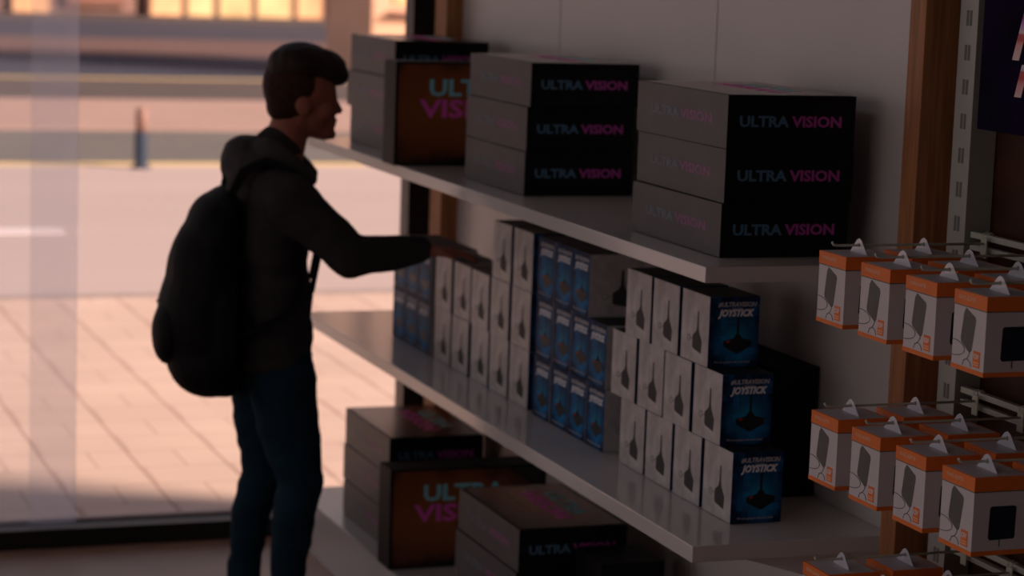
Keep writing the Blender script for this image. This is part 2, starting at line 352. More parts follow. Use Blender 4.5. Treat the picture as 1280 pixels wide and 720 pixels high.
# ------------------------------------------------------------------ outside ground and street
def ground(name, y0, y1, z1, m, x0=-30, x1=60, bevel=0):
    bm = bmesh.new(); box(bm, x0, x1, y0, y1, -0.3, z1, 0, bevel); return struct(mesh_obj(name, bm, m))
ground('pavement', 6.475, 10.9, 0.0, M['sidewalk'])
ground('kerb', 10.9, 11.02, 0.004, M['kerb_dark'])
ground('road', 11.02, 17.4, -0.004, M['road_pink'])
ground('yellow_line', 17.4, 17.62, 0.0, M['yellow_line'])
ground('cycle_lane', 17.62, 20.6, -0.004, M['road_grey'])
ground('median', 20.6, 24.3, 0.02, M['island'])
ground('cycle_lane', 24.3, 28.2, -0.004, M['road_brown'])
ground('yellow_line', 28.2, 28.4, 0.0, M['yellow_line'])
ground('far_road', 28.4, 34.0, -0.004, M['slate_road'])
ground('median', 34.0, 39.0, 0.02, M['island_far'])
ground('far_road', 39.0, 48.5, -0.004, M['slate_road'])
ground('far_pavement', 48.5, 75, 0.02, M['road_brown'])
bm = bmesh.new()
for k in range(-3, 5): box(bm, -2.6 + k * 9, 2.17 + k * 9, 13.36, 13.6, -0.004, 0.003)
struct(mesh_obj('lane_marking', bm, M['white_line']))
# bollard
bl = empty('bollard', (3.345, 17.2, -0.004)); tag(bl, 'thin dark slate bollard standing on the road edge outside', 'bollard')
bm = bmesh.new(); tube(bm, [(0,0,0),(0,0,0.02),(0,0,0.021),(0,0,0.27)], [0.075,0.075,0.05,0.05], 16); mesh_obj('post', bm, M['bollard'], bl)
bm = bmesh.new(); tube(bm, [(0,0,0.27),(0,0,0.40),(0,0,0.44),(0,0,0.455)], [0.044,0.044,0.04,0.015], 16); mesh_obj('cap', bm, M['facade'], bl)
# buildings across the street
def building(x0, x1, y, h, wallm, panes, label, nfl=3):
    b = empty('shop_building', (x0, y, 0.05)); tag(b, label, 'building')
    W = x1 - x0
    bm = bmesh.new(); box(bm, 0, W, 0, 6, 0, h)
    for k in range(1, nfl + 1): box(bm, -0.03, W + 0.03, -0.12, 0, k * 3.2 - 0.1, k * 3.2 + 0.1)
    mesh_obj('wall', bm, wallm, b)
    bm = bmesh.new(); box(bm, -0.05, W + 0.05, -0.2, 6.1, h, h + 0.25); mesh_obj('roof', bm, M['facade'], b)
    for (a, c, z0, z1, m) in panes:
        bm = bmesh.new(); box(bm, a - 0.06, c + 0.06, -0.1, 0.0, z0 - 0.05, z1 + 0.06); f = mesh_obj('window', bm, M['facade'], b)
        bm = bmesh.new(); box(bm, a, c, -0.13, -0.1, z0, z1); mesh_obj('pane', bm, m, f)  # glowing panes added in place of sunlight on the fronts
    for fl in range(1, nfl):
        for k in range(int(W // 2.4)):
            xa = 0.6 + k * 2.4
            bm = bmesh.new(); box(bm, xa, xa + 1.2, -0.08, 0, fl * 3.2 + 0.9, fl * 3.2 + 2.4); mesh_obj('upper_window', bm, M['navy_ink'], b)
    return b
G, D, Y_ = M['sunset_glow'], M['sunset_dim'], M['sunset_gold']
building(3.3, 9.7, 50.6, 9.9, M['facade'], [(0.4, 3.3, 0.25, 2.3, D), (3.75, 4.5, 0.0, 2.4, G), (4.9, 6.1, 0.2, 2.3, D)], 'dim terracotta building with one narrow pane of added sunset glow across the street')
building(9.9, 14.9, 50.6, 9.9, M['facade_pale'], [(0.1, 0.75, 0.0, 2.4, G), (0.9, 1.45, 0.0, 2.4, Y_), (1.6, 2.3, 0.0, 2.4, Y_), (2.45, 3.2, 0.0, 2.4, Y_), (3.35, 3.9, 0.0, 2.4, G), (4.1, 4.8, 0.0, 2.4, Y_)], 'pale building with a shopfront row given an added golden sunset glow')
building(15.1, 24.0, 50.4, 9.9, M['facade_pale'], [(0.2, 1.4, 0.0, 2.4, G), (1.7, 3.4, 0.0, 2.4, G), (3.8, 7.2, 0.05, 2.4, G)], 'long pale building with added sunset glow in its windows behind the peach kiosk')
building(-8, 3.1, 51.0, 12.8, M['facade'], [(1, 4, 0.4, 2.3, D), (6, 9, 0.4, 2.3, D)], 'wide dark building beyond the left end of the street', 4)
# kiosk
kx = empty('street_kiosk', (8.66, 29.2, -0.004)); tag(kx, 'small peach coloured street kiosk behind the farthest stack of black boxes', 'kiosk')
bm = bmesh.new(); box(bm, 0, 3.0, 0, 2.2, 0, 2.5, 0, 0.02); mesh_obj('wall', bm, M['kiosk'], kx)
bm = bmesh.new(); box(bm, -0.15, 3.15, -0.2, 2.35, 2.5, 2.65, 0, 0.02); mesh_obj('roof', bm, M['kiosk_trim'], kx)
bm = bmesh.new(); box(bm, 0.25, 2.4, -0.12, 0, 0.82, 0.87, 0, 0.005); mesh_obj('counter', bm, M['kiosk_trim'], kx)
bm = bmesh.new(); box(bm, 0.3, 2.3, -0.02, 0, 0.95, 2.1); mesh_obj('window', bm, M['sunset_gold'], kx)  # sunset glow added to the kiosk pane

# ------------------------------------------------------------------ shelf unit (plinth, display shelf, upper shelf are separate boards)
YN, YF = 3.66, 6.33
bm = bmesh.new(); box(bm, 1.69, 2.098, YN, YF, 0.0, 0.15, 0, 0.003)
p = mesh_obj('shelf_plinth', bm, M['laminate']); tag(p, 'low white plinth along the floor under the console boxes', 'shelf')
sh = empty('display_shelf', (0, 0, 0.63)); tag(sh, 'white display shelf board carrying the joystick boxes', 'shelf')
bm = bmesh.new(); box(bm, 1.70, 2.098, YN, YF, 0.0, 0.03, 0, 0.002); mesh_obj('board', bm, M['laminate'], sh)
for y in (YN + 0.004, 5.0, 6.2):
    bm = bmesh.new(); prism(bm, [(1.80, 0.0), (2.097, 0.0), (2.097, -0.07), (2.03, -0.07)], 'y-', -(y + 0.012) , -(y + 0.028)); mesh_obj('bracket', bm, M['laminate'], sh)
us = empty('upper_shelf', (0, 0, 1.130)); tag(us, 'white upper shelf board carrying the tall stacks of console boxes', 'shelf')
bm = bmesh.new(); box(bm, 1.70, 2.098, YN, YF, 0.0, 0.028, 0, 0.002); mesh_obj('board', bm, M['laminate'], us)
for y in (YN + 0.004, 6.2):
    bm = bmesh.new(); prism(bm, [(2.0, 0.0), (2.097, 0.0), (2.097, -0.06), (2.06, -0.06)], 'y-', -(y + 0.012), -(y + 0.028)); mesh_obj('bracket', bm, M['laminate'], us)
# narrow white standard on the wall between the lower stacks
bm = bmesh.new(); box(bm, 2.075, 2.099, 5.83, 5.87, 0.151, 0.629, 0, 0.002)
tag(mesh_obj('wall_upright', bm, M['laminate']), 'narrow white upright on the wall below the display shelf', 'shelf upright')
# slotted rail next to the oak trim
rl = empty('slotted_rail', (2.083, 3.45, 0)); tag(rl, 'pale slotted metal wall rail beside the oak trim', 'shelf rail')
bm = bmesh.new(); box(bm, 0, 0.050, 0, 0.058, 0.0, 2.88, 0, 0.0015); z = 0.03
while z < 2.86:
    box(bm, -0.0004, 0.001, 0.018, 0.0255, z - 0.013, z + 0.013, 2); box(bm, -0.0004, 0.001, 0.0285, 0.036, z - 0.013, z + 0.013, 2); z += 0.0583
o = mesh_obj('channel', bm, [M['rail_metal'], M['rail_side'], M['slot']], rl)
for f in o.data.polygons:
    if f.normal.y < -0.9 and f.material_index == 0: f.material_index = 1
bm = bmesh.new(); box(bm, 0.004, 0.044, -0.001, 0.004, 2.87, 2.885); mesh_obj('top_fixing', bm, M['slot'], rl)

# ------------------------------------------------------------------ console boxes
CW, CL, CH = 0.255, 0.41, 0.0975
def console_proto():
    bm = bmesh.new()
    fs = box(bm, 0, CW, 0, CL, 0.0006, CH - 0.0006, 0, 0.0012)
    o = mesh_obj('console_box', bm, [M['carton_black'], M['carton_lit_side']])
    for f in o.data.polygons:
        if f.normal.x < -0.9: f.material_index = 1  # only the aisle side takes the lightened carton colour
    bm = bmesh.new(); box(bm, 0.006, CW - 0.006, 0.008, CL - 0.008, CH - 0.0008, CH - 0.0002); mesh_obj('cover_art', bm, M['art_orange'], o)
    art = o.children[0]
    text('logo_lettering', 'ULTRA', 0.056, 'z', (0.190, 0.215, CH), M['cyan_bright'], o, bold=0.0016, width=0.215)
    text('logo_lettering', 'VISION', 0.060, 'z', (0.138, 0.215, CH), M['pink_ink'], o, bold=0.0016, width=0.265)
    text('end_lettering', 'ULTRA', 0.027, 'y-', (0.073, -0.0002, 0.049), M['cyan_dim'], o, bold=0.0009, width=0.098)
    text('end_lettering', 'VISION', 0.027, 'y-', (0.177, -0.0002, 0.049), M['magenta_ink'], o, bold=0.0009, width=0.100)
    text('side_lettering', 'ULTRA', 0.024, 'x-', (-0.0002, 0.275, 0.049), M['side_cyan'], o, bold=0.0008, width=0.13)
    text('side_lettering', 'VISION', 0.024, 'x-', (-0.0002, 0.135, 0.049), M['side_magenta'], o, bold=0.0008, width=0.14)
    return o
cproto = console_proto(); first = [True]
def console(x, y, z, rz=0, label='', group=None, stand=None):
    if first[0]: o = cproto; first[0] = False
    else: o = copy_tree(cproto)
    if stand == 'facing':       # long edge down, cover art towards -Y
        R = Matrix(((0, -1, 0), (0, 0, -1), (1, 0, 0))).to_4x4()
        o.matrix_world = Matrix.Translation((x + CL, y + CH, z)) @ R
    elif stand == 'side':       # long edge down, art towards the wall side
        R = Matrix(((0, 0, -1), (0, 1, 0), (1, 0, 0))).to_4x4()
        o.matrix_world = Matrix.Translation((x + CH, y, z)) @ R
    else:
        o.location = (x, y, z); o.rotation_euler = (0, 0, rz)
    tag(o, label, 'game box', group)
    return o
order3 = ('bottom of its stack', 'middle of its stack', 'topmost of its stack')
jit = random.Random(3)
for name, y0 in (('nearest', 3.77), ('middle', 4.775), ('farthest', 5.785)):
    for k in range(3):
        j = (jit.uniform(-.006, .006), jit.uniform(-.008, .008)) if k < 2 else (0, 0)
        console(1.78 + j[0], y0 + j[1], 1.1585 + k * CH, jit.uniform(-.012, .012) if k < 2 else 0,
                'black console carton, upper shelf, %s stack, %s' % (name, order3[k]), 'console cartons on the upper shelf')
for name, y0 in (('nearer', 4.645), ('farther', 5.615)):
    for k in range(3):
        j = (jit.uniform(-.004, .004), jit.uniform(-.008, .008)) if k < 2 else (0, 0)
        console(1.742 + j[0], y0 + j[1], 0.1505 + k * CH, jit.uniform(-.008, .008) if k < 2 else 0,
                'black console carton, low plinth, %s stack, %s' % (name, order3[k]), 'console cartons on the low plinth')
console(1.687, 5.47, 1.1585, 0, 'upright console carton with orange art on the upper shelf by the farthest stack', None, 'facing')
console(1.687, 5.42, 0.1505, 0, 'upright console carton with orange art on the low plinth', None, 'facing')
console(1.998, 3.97, 0.6605, 0, 'console carton on its long edge against the wall behind joystick boxes', None, 'side')
side_box = [o for o in COL.objects if o.name.startswith('console_box') and not o.parent][-1]
for c in list(side_box.children):
    if c.name.startswith('end_lettering'): bpy.data.objects.remove(c)
# plain small black carton in front of the nearer low stack
bm = bmesh.new(); box(bm, 0, 0.145, 0, 0.15, 0, 0.253, 0, 0.0015); o = mesh_obj('cardboard_box', bm, M['carton_black'], loc=(1.868, 4.475, 0.1505))
tag(o, 'small plain black carton on the plinth beneath the display shelf', 'box')
bm = bmesh.new(); box(bm, 0.03, 0.115, -0.0005, 0.0003, 0.15, 0.165); mesh_obj('printed_strip', bm, M['navy_ink'], o)

# ------------------------------------------------------------------ joystick boxes
JW, JD, JH = 0.1035, 0.124, 0.1345
def joy_shape(bm, cx, cz, s, n, d0, d1, mi=0, off=0):
    # stick
    def T(pts): return [(cx + u * s, cz + v * s) for u, v in pts]
    prism(bm, T([(-.045, .2), (.045, .2), (.05, .98), (.03, 1.02), (-.03, 1.02), (-.05, .98)]), n, d0, d1, mi)
    prism(bm, T([(-.20, .16), (.20, .16), (.09, .34), (-.09, .34)]), n, d0, d1, mi)
    prism(bm, T([(-.62, .08), (-.05, .22), (.05, .22), (.62, .08), (.60, -.14), (.03, -.42), (-.03, -.42), (-.60, -.14)]), n, d0, d1, mi)
def joystick_proto():
    bm = bmesh.new(); box(bm, 0, JW, 0, JD, 0.0004, JH - 0.0004, 0, 0.0008)
    o = mesh_obj('joystick_box', bm, [M['art_blue'], M['art_cloud'], M['joy_black']])
    for f in o.data.polygons:
        if f.normal.x < -0.9 or f.normal.x > 0.9: f.material_index = 1
        if f.normal.z > 0.9: f.material_index = 2
    bm = bmesh.new(); joy_shape(bm, 0.060, 0.046, 0.048, 'y-', 0.0001, 0.0004, 0)
    prism(bm, [(0.036, 0.049), (0.043, 0.0515), (0.045, 0.049), (0.038, 0.0465)], 'y-', 0.0003, 0.0006, 1)
    mesh_obj('joystick_picture', bm, [M['joy_black'], M['red_ink']], o)
    text('maker_lettering', '#ULTRAVISION', 0.012, 'y-', (0.057, -0.0003, 0.119), M['grey_card'], o, bold=0.0003, shear=0.25, width=0.080)
    text('small_lettering', 'GAME', 0.006, 'y-', (0.056, -0.0003, 0.1105), M['grey_ink'], o, bold=0.0001, width=0.022)
    text('title_lettering', 'JOYSTICK', 0.018, 'y-', (0.055, -0.0003, 0.1025), M['white_ink'], o, bold=0.0008, shear=0.3, width=0.075)
    text('tagline_lettering', 'We are going to the next level', 0.0062, 'y-', (0.050, -0.0003, 0.010), M['grey_card'], o, width=0.073)
    # side picture on both long sides (u = -y)
    for far in (False, True):
        bm = bmesh.new()
        prism(bm, [(-0.071, 0.030), (-0.066, 0.026), (-0.031, 0.021), (-0.029, 0.045), (-0.042, 0.060), (-0.0455, 0.070), (-0.0465, 0.100), (-0.0515, 0.100), (-0.0525, 0.070), (-0.056, 0.061), (-0.071, 0.051)], 'x-', 0.0001, 0.0004)
        ring = [(-0.088 + 0.007 * math.cos(a), 0.044 + 0.006 * math.sin(a)) for a in [k * PI / 5 for k in range(11)]]
        tube(bm, [(-0.0003, -u, v) for u, v in ring], 0.0005, 4); tube(bm, [(-0.0003, 0.088 - 0.007, 0.044), (-0.0003, 0.072, 0.045)], 0.0005, 4)
        if far:
            for v in bm.verts: v.co = Vector((JW - v.co.x, JD - v.co.y, v.co.z))
        mesh_obj('side_picture', bm, M['joy_side'], o)
    return o
jproto = joystick_proto(); jfirst = [True]
def joystick(x, y, z, label, group, rz=0):
    if jfirst[0]: o = jproto; jfirst[0] = False
    else: o = copy_tree(jproto)
    o.location = (x, y, z); o.rotation_euler = (0, 0, rz)
    tag(o, label, 'game box', group); return o
rows = ('bottom row', 'second row', 'third row')
nth = ('nearest', 'second', 'third', 'fourth', 'fifth', 'sixth')
jj = random.Random(11)
for r in range(3):
    z = 0.6605 + r * JH
    g1 = ([3.792, 3.930, 4.068, 4.206], [3.852, 3.988, 4.124, 4.262], [3.922, 4.058, 4.194])[r]
    for i, y in enumerate(g1):
        if i == 0 and r == 0: lb = 'front joystick box at the near end of the shelf, bottom row, blue front'
        else: lb = 'grey-sided joystick box in the near group, %s, %s from the near end' % (rows[r], nth[i])
        joystick(1.834 + (0 if i == 0 else jj.uniform(-.002, .002)), y, z, lb, 'joystick boxes in the near group')
    for i in range(4):      # turned boxes: blue fronts face the aisle (-X)
        if r == 2 and i == 0: continue
        y = 4.412 + i * 0.106
        joystick(1.834 + jj.uniform(-.002, .002), y + JW, z, 'joystick box turned blue front to the aisle, %s, %s of its group' % (rows[r], nth[i]), 'joystick boxes with blue fronts to the aisle', -PI / 2)
    for i in range(5 if r < 2 else 2):
        y = 4.872 + i * 0.139
        joystick(1.834 + jj.uniform(-.002, .002), y, z, 'grey-sided joystick box in the far group, %s, %s from the near side' % (rows[r], nth[i]), 'joystick boxes in the far group')
for r in range(2):
    for i in range(3):
        y = 5.60 + i * 0.106
        joystick(1.834, y + JW, 0.6605 + r * JH, 'joystick box with blue front at the far end of the shelf, %s, %s' % (rows[r], nth[i]), 'joystick boxes at the far end', -PI / 2)

# ------------------------------------------------------------------ hooks and adapter boxes
AW, AD, AH = 0.094, 0.092, 0.117      # X, Y, Z
def adapter_proto():
    o = None
    bm = bmesh.new(); box(bm, 0, AW, 0, AD, 0.0, AH, 0, 0.0008); o = mesh_obj('adapter_box', bm, M['white_card'])
    e = 0.0005; zb = AH - 0.0205
    bm = bmesh.new(); box(bm, -e, AW + e, -e, AD + e, zb, AH + e)
    lid = mesh_obj('lid_band', bm, M['orange'], o)
    bm = bmesh.new(); box(bm, 0.004, AW - 0.004, 0.004, AD - 0.004, AH + e, AH + e + 0.0004); mesh_obj('top_panel', bm, M['grey_card'], lid)
    text('band_lettering', 'POWER ADAPTER', 0.0085, 'x-', (-e - .0002, AD * 0.60, AH - 0.0095), M['cream_ink'], lid, bold=0.0001, width=0.048)
    bm = bmesh.new(); box(bm, -e, AW + e, -e, AD + e, -e, 0.0065); mesh_obj('base_band', bm, M['orange'], o)
    bm = bmesh.new(); box(bm, -e * .6, AW + e * .6, -e * .6, AD + e * .6, zb - 0.0016, zb + 0.0002); mesh_obj('shadow_line', bm, M['slate_ink'], o)
    # side print on -X face : leaning adapter, cord loops, voltage badge   (u=-y)
    bm = bmesh.new()
    prism(bm, [(-0.062, 0.087), (-0.057, 0.094), (-0.030, 0.083), (-0.028, 0.078), (-0.036, 0.033), (-0.041, 0.029), (-0.066, 0.042), (-0.068, 0.048)], 'x-', 0.0001, 0.0006, 0)
    mesh_obj('adapter_picture', bm, M['slate_ink'], o)
    bm = bmesh.new()
    def arc(cu, cv, ru, rv, a0, a1): tube(bm, [(-0.0004, -(cu + ru * math.cos(a0 + (a1 - a0) * k / 10)), cv + rv * math.sin(a0 + (a1 - a0) * k / 10)) for k in range(11)], 0.0006, 4)
    arc(-0.0915, 0.031, 0.036, 0.012, -0.5 * PI, 0.5 * PI); arc(-0.060, 0.034, 0.020, 0.018, -0.45 * PI, -0.02 * PI); arc(-0.047, 0.0085, 0.012, 0.010, 0.0, PI)
    mesh_obj('cord_picture', bm, M['cord_ink'], o)
    bm = bmesh.new(); prism(bm, [(-0.030, 0.0105), (-0.011, 0.0105), (-0.011, 0.0345), (-0.030, 0.0345)], 'x-', 0.0001, 0.0006)
    lb = mesh_obj('voltage_badge', bm, M['orange'], o)
    text('badge_lettering', '12V', 0.010, 'x-', (-0.0008, 0.0205, 0.0265), M['white_ink'], lb, bold=0.0003, width=0.0145)
    bm = bmesh.new()
    for k in range(2): box(bm, -0.0010, -0.0006, 0.0135, 0.0275, 0.0135 + k * 0.0035, 0.0150 + k * 0.0035)
    mesh_obj('badge_lines', bm, M['cream_ink'], lb)
    # front print (-Y face)
    bm = bmesh.new(); prism(bm, [(0.027, 0.026), (0.030, 0.0225), (0.070, 0.0235), (0.072, 0.026), (0.0725, 0.071), (0.069, 0.0735), (0.031, 0.0735), (0.028, 0.071)], 'y-', 0.0001, 0.0006)
    box(bm, 0.046, 0.0475, -0.0006, -0.0001, 0.012, 0.0225)
    mesh_obj('front_picture', bm, M['navy_ink'], o)
    # hang tab with a hole
    bm = bmesh.new()
    outer = [(-0.029, 0.0), (0.029, 0.0), (0.008, 0.0215), (0.0, 0.0245), (-0.008, 0.0215)]
    n = 20; hole = [(0.0036 * math.cos(2*PI*k/n), 0.0135 + 0.0036 * math.sin(2*PI*k/n)) for k in range(n)]
    dense = []
    for i in range(5):
        a = Vector(outer[i]); b = Vector(outer[(i + 1) % 5])
        for k in range(4): dense.append(tuple(a.lerp(b, k / 4)))
    dense.sort(key=lambda p: math.atan2(p[1] - 0.0135, p[0])); hole.sort(key=lambda p: math.atan2(p[1] - 0.0135, p[0]))
    va = {}
    for d in (0, 0.0007):
        va[d] = ([bm.verts.new((AW * 0.5 + d, p[0] + AD * 0.5, AH + 0.0008 + p[1])) for p in dense], [bm.verts.new((AW * 0.5 + d, p[0] + AD * 0.5, AH + 0.0008 + p[1])) for p in hole])
        for k in range(n):
            bm.faces.new((va[d][0][k], va[d][0][(k+1) % n], va[d][1][(k+1) % n], va[d][1][k]))
    for s in (0, 1):
        for k in range(n): bm.faces.new((va[0][s][k], va[0][s][(k+1) % n], va[0.0007][s][(k+1) % n], va[0.0007][s][k]))
    mesh_obj('hang_tab', bm, M['tab'], o)
    return o
def hook_proto():
    h = empty('display_hook', (0, 0, 0))
    bm = bmesh.new(); tube(bm, [(1.797, 0, 0.006), (1.800, 0, 0.001), (1.808, 0, 0.0), (1.95, 0, 0.0), (2.083, 0, 0.0)], 0.0022, 8); mesh_obj('prong', bm, M['wire'], h)
    bm = bmesh.new(); box(bm, 2.0815, 2.0835, -0.009, 0.009, -0.024, 0.010, 0, 0.0006); mesh_obj('backplate', bm, M['wire'], h)
    bm = bmesh.new(); tube(bm, [(2.083, 0.006, 0.008), (2.083, 0.006, 0.016), (2.092, 0.006, 0.019), (2.100, 0.006, 0.012)], 0.0014, 6)
    tube(bm, [(2.083, -0.006, 0.008), (2.083, -0.006, 0.016), (2.092, -0.006, 0.019), (2.100, -0.006, 0.012)], 0.0014, 6); mesh_obj('clip', bm, M['wire'], h)
    return h
aproto = adapter_proto(); afirst = [True]; hproto = hook_proto(); hfirst = [True]
levels = (('top', 1.217, (3.427 + .004, 3.285, 3.141, 2.998)), ('middle', 0.949, (3.427, 3.285, 3.142, 3.0)), ('bottom', 0.687, (3.432, 3.288)))
jr = random.Random(5)
for lv, ztop, ys in levels:
    # pair of cross bars held by the slotted rail
    b = empty('cross_bar', (2.098, 3.447, ztop + 0.024)); tag(b, 'pale twin cross bar holding the %s row of hooks' % lv, 'rail')
    bm = bmesh.new(); box(bm, -0.006, 0.006, -1.6, -0.001, -0.007, 0.0035, 0, 0.0015); mesh_obj('upper_bar', bm, M['bar_metal'], b)
    bm = bmesh.new(); box(bm, -0.006, 0.006, -1.6, -0.001, -0.0275, -0.018, 0, 0.0015); mesh_obj('lower_bar', bm, M['bar_metal'], b)
    for i, yf in enumerate(ys):
        yc = yf - AD / 2
        h = hproto if hfirst[0] else copy_tree(hproto); hfirst[0] = False
        h.location = (0, yc, ztop + 0.0140)
        tag(h, 'thin metal display hook in the %s row, %s from the oak trim' % (lv, nth[i]), 'hook', 'display hooks')
        for dk, x in enumerate((1.80, 1.921)):
            if i == 4 and dk == 0 and False: continue
            a = aproto if afirst[0] else copy_tree(aproto); afirst[0] = False
            rz = jr.uniform(-0.012, 0.012); a.location = (x, yf - AD, ztop - AH); a.rotation_euler = (0, 0, rz)
            tag(a, 'orange-lidded adapter box, %s row, %s hook from oak trim, %s' % (lv, nth[i] if i else 'first', 'outer' if dk == 0 else 'wall side'), 'adapter box', 'adapter boxes on the hooks')

# ------------------------------------------------------------------ poster board
po = empty('poster_board', (2.03, 2.70, 1.427)); tag(po, 'dark purple poster board hung high over the adapter hooks', 'poster')
bm = bmesh.new(); box(bm, 0, 0.02, 0, 0.645, 0, 0.62, 0, 0.002); mesh_obj('board', bm, M['poster'], po)
gm1 = grad_mat('magenta_white_red_print', [(0.0, (0.75, 0.62, 0.62)), (0.30, (0.75, 0.42, 0.42)), (0.42, (0.62, 0.05, 0.05)), (0.52, (0.55, 0.08, 0.07)), (0.56, (0.75, 0.62, 0.68)), (0.70, (0.60, 0.25, 0.62)), (0.85, (0.35, 0.02, 0.34)), (1.0, (0.7, 0.66, 0.72))], 0.115, 0.20)
gm2 = grad_mat('white_red_print', [(0.0, (0.75, 0.62, 0.62)), (0.45, (0.7, 0.30, 0.32)), (0.62, (0.6, 0.02, 0.03)), (0.80, (0.5, 0.04, 0.05)), (0.86, (0.7, 0.62, 0.66)), (1.0, (0.7, 0.62, 0.66))], 0.055, 0.112)
# slanted strokes of the big logo (board-local: y along the wall, z up); seen from -X, +u = -y
bm = bmesh.new(); prism(bm, [(-0.550, 0.118), (-0.530, 0.118), (-0.500, 0.205), (-0.520, 0.205)], 'x-', 0.0, 0.0008); mesh_obj('logo_stroke', bm, gm1, po)
bm = bmesh.new(); prism(bm, [(-0.537, 0.060), (-0.517, 0.060), (-0.500, 0.112), (-0.520, 0.112)], 'x-', 0.0, 0.0008); mesh_obj('logo_stroke', bm, gm2, po)
for c in po.children:
    if c.name.startswith('logo_stroke'): c.location = (0, 0, 0)

# ------------------------------------------------------------------ the boy
AZ = math.radians(14.5)
def ell(bm, c, r, rot=None, seg=20):
    mt = Matrix.Translation(c)
    if rot: mt = mt @ Matrix.Rotation(math.radians(rot[1]), 4, rot[0])
    bmesh.ops.create_uvsphere(bm, u_segments=seg, v_segments=seg // 2 + 2, radius=1, matrix=mt @ Matrix.Diagonal((*r, 1)))
def cone(bm, p1, r1, p2, r2, seg=16, sq=1.0, sax=None):
    p1, p2 = Vector(p1), Vector(p2); d = p2 - p1; L = d.length; d.normalize()
    a = Vector(sax) if sax else (Vector((0, 0, 1)) if abs(d.z) < 0.8 else Vector((1, 0, 0)))
    a = (a - d * a.dot(d)).normalized(); b = d.cross(a)
    rings = []
    for k in range(5):
        t = k / 4 * PI / 2; rings.append((p1 - d * r1 * math.cos(t) * 0.999, r1 * math.sin(t) + 1e-4))
    for k in range(1, 5): rings.append((p1.lerp(p2, k / 5), r1 + (r2 - r1) * k / 5))
    for k in range(5):
        t = k / 4 * PI / 2; rings.append((p2 + d * r2 * math.sin(t) * 0.999, r2 * math.cos(t) + 1e-4))
    rv = [[bm.verts.new(c + r * (math.cos(2*PI*j/seg) * a + sq * math.sin(2*PI*j/seg) * b)) for j in range(seg)] for c, r in rings]
    for i in range(len(rv) - 1):
        for j in range(seg): bm.faces.new((rv[i][j], rv[i][(j+1) % seg], rv[i+1][(j+1) % seg], rv[i+1][j]))
    bm.faces.new(rv[0][::-1]); bm.faces.new(rv[-1])
def chain(bm, pts, seg=16, sq=1.0, sax=None):
    for (p, r), (q, s) in zip(pts[:-1], pts[1:]): cone(bm, p, r, q, s, seg, sq, sax)
def fuse(name, bm, m, parent, voxel=0.006, smooth=4, disp=None, loc=None):
    bmesh.ops.recalc_face_normals(bm, faces=bm.faces)
    me = bpy.data.meshes.new(name); bm.to_mesh(me); bm.free()
    o = bpy.data.objects.new(name, me); COL.objects.link(o)
    r = o.modifiers.new('r', 'REMESH'); r.mode = 'VOXEL'; r.voxel_size = voxel; r.use_smooth_shade = True
    s = o.modifiers.new('s', 'SMOOTH'); s.iterations = smooth; s.factor = 0.5
    dg = bpy.context.evaluated_depsgraph_get(); dg.update()
    me2 = bpy.data.meshes.new_from_object(o.evaluated_get(dg)); bpy.data.objects.remove(o); bpy.data.meshes.remove(me)
    me2.name = name
    if disp:
        nrm = [v.normal.copy() for v in me2.vertices]
        for v, n in zip(me2.vertices, nrm): v.co += n * disp(v.co)
    me2.materials.clear(); me2.materials.append(m)
    for p in me2.polygons: p.use_smooth = True
    o2 = bpy.data.objects.new(name, me2); link(o2, parent)
    if loc: o2.location = loc
    return o2
boy = empty('person', (1.42, 5.44, 0), -AZ)
tag(boy, 'boy in charcoal hoodie and navy jeans standing in profile by the shelf', 'person')
# local frame: x = camera right, y = away; facing +x turned slightly away
FA = math.radians(15)
def S(f, l, z): return (f * math.cos(FA) - l * math.sin(FA), f * math.sin(FA) + l * math.cos(FA), z)
RS = [S(-.045, -.145, 1.095), S(.10, -.19, .965), (.325, -.055, .972)]          # right shoulder, elbow, wrist
LS = [S(-.03, .145, 1.095), S(-.06, .20, .88), S(.01, .19, .70)]
bm = bmesh.new()
# head: skull, face, jaw
hz = 1.335
ell(bm, (.022, .012, hz + .012), (.083, .068, .088))
ell(bm, (.058, .018, hz - .030), (.050, .056, .075), ('Y', 10))
cone(bm, (.020, .012, hz - .055), .048, (.076, .020, hz - .088), .026)
ell(bm, (.094, .0235, hz - .098), (.014, .018, .013))               # chin
cone(bm, (.098, .0245, hz - .012), .007, (.113, .0285, hz - .040), .0095)  # nose
ell(bm, (.102, .018, hz - .046), (.008, .008, .006)); ell(bm, (.100, .036, hz - .046), (.008, .008, .006))
ell(bm, (.100, .025, hz - .064), (.010, .020, .0055)); ell(bm, (.098, .0245, hz - .0755), (.010, .018, .006))  # lips
ell(bm, (.093, .022, hz + .010), (.013, .044, .009))                # brow
ell(bm, (.026, -.053, hz - .026), (.019, .008, .028), ('Y', -12)); ell(bm, (.023, .082, hz - .026), (.017, .008, .028), ('Y', -12))  # ears
ell(bm, (.074, -.022, hz - .040), (.024, .018, .022))               # cheek
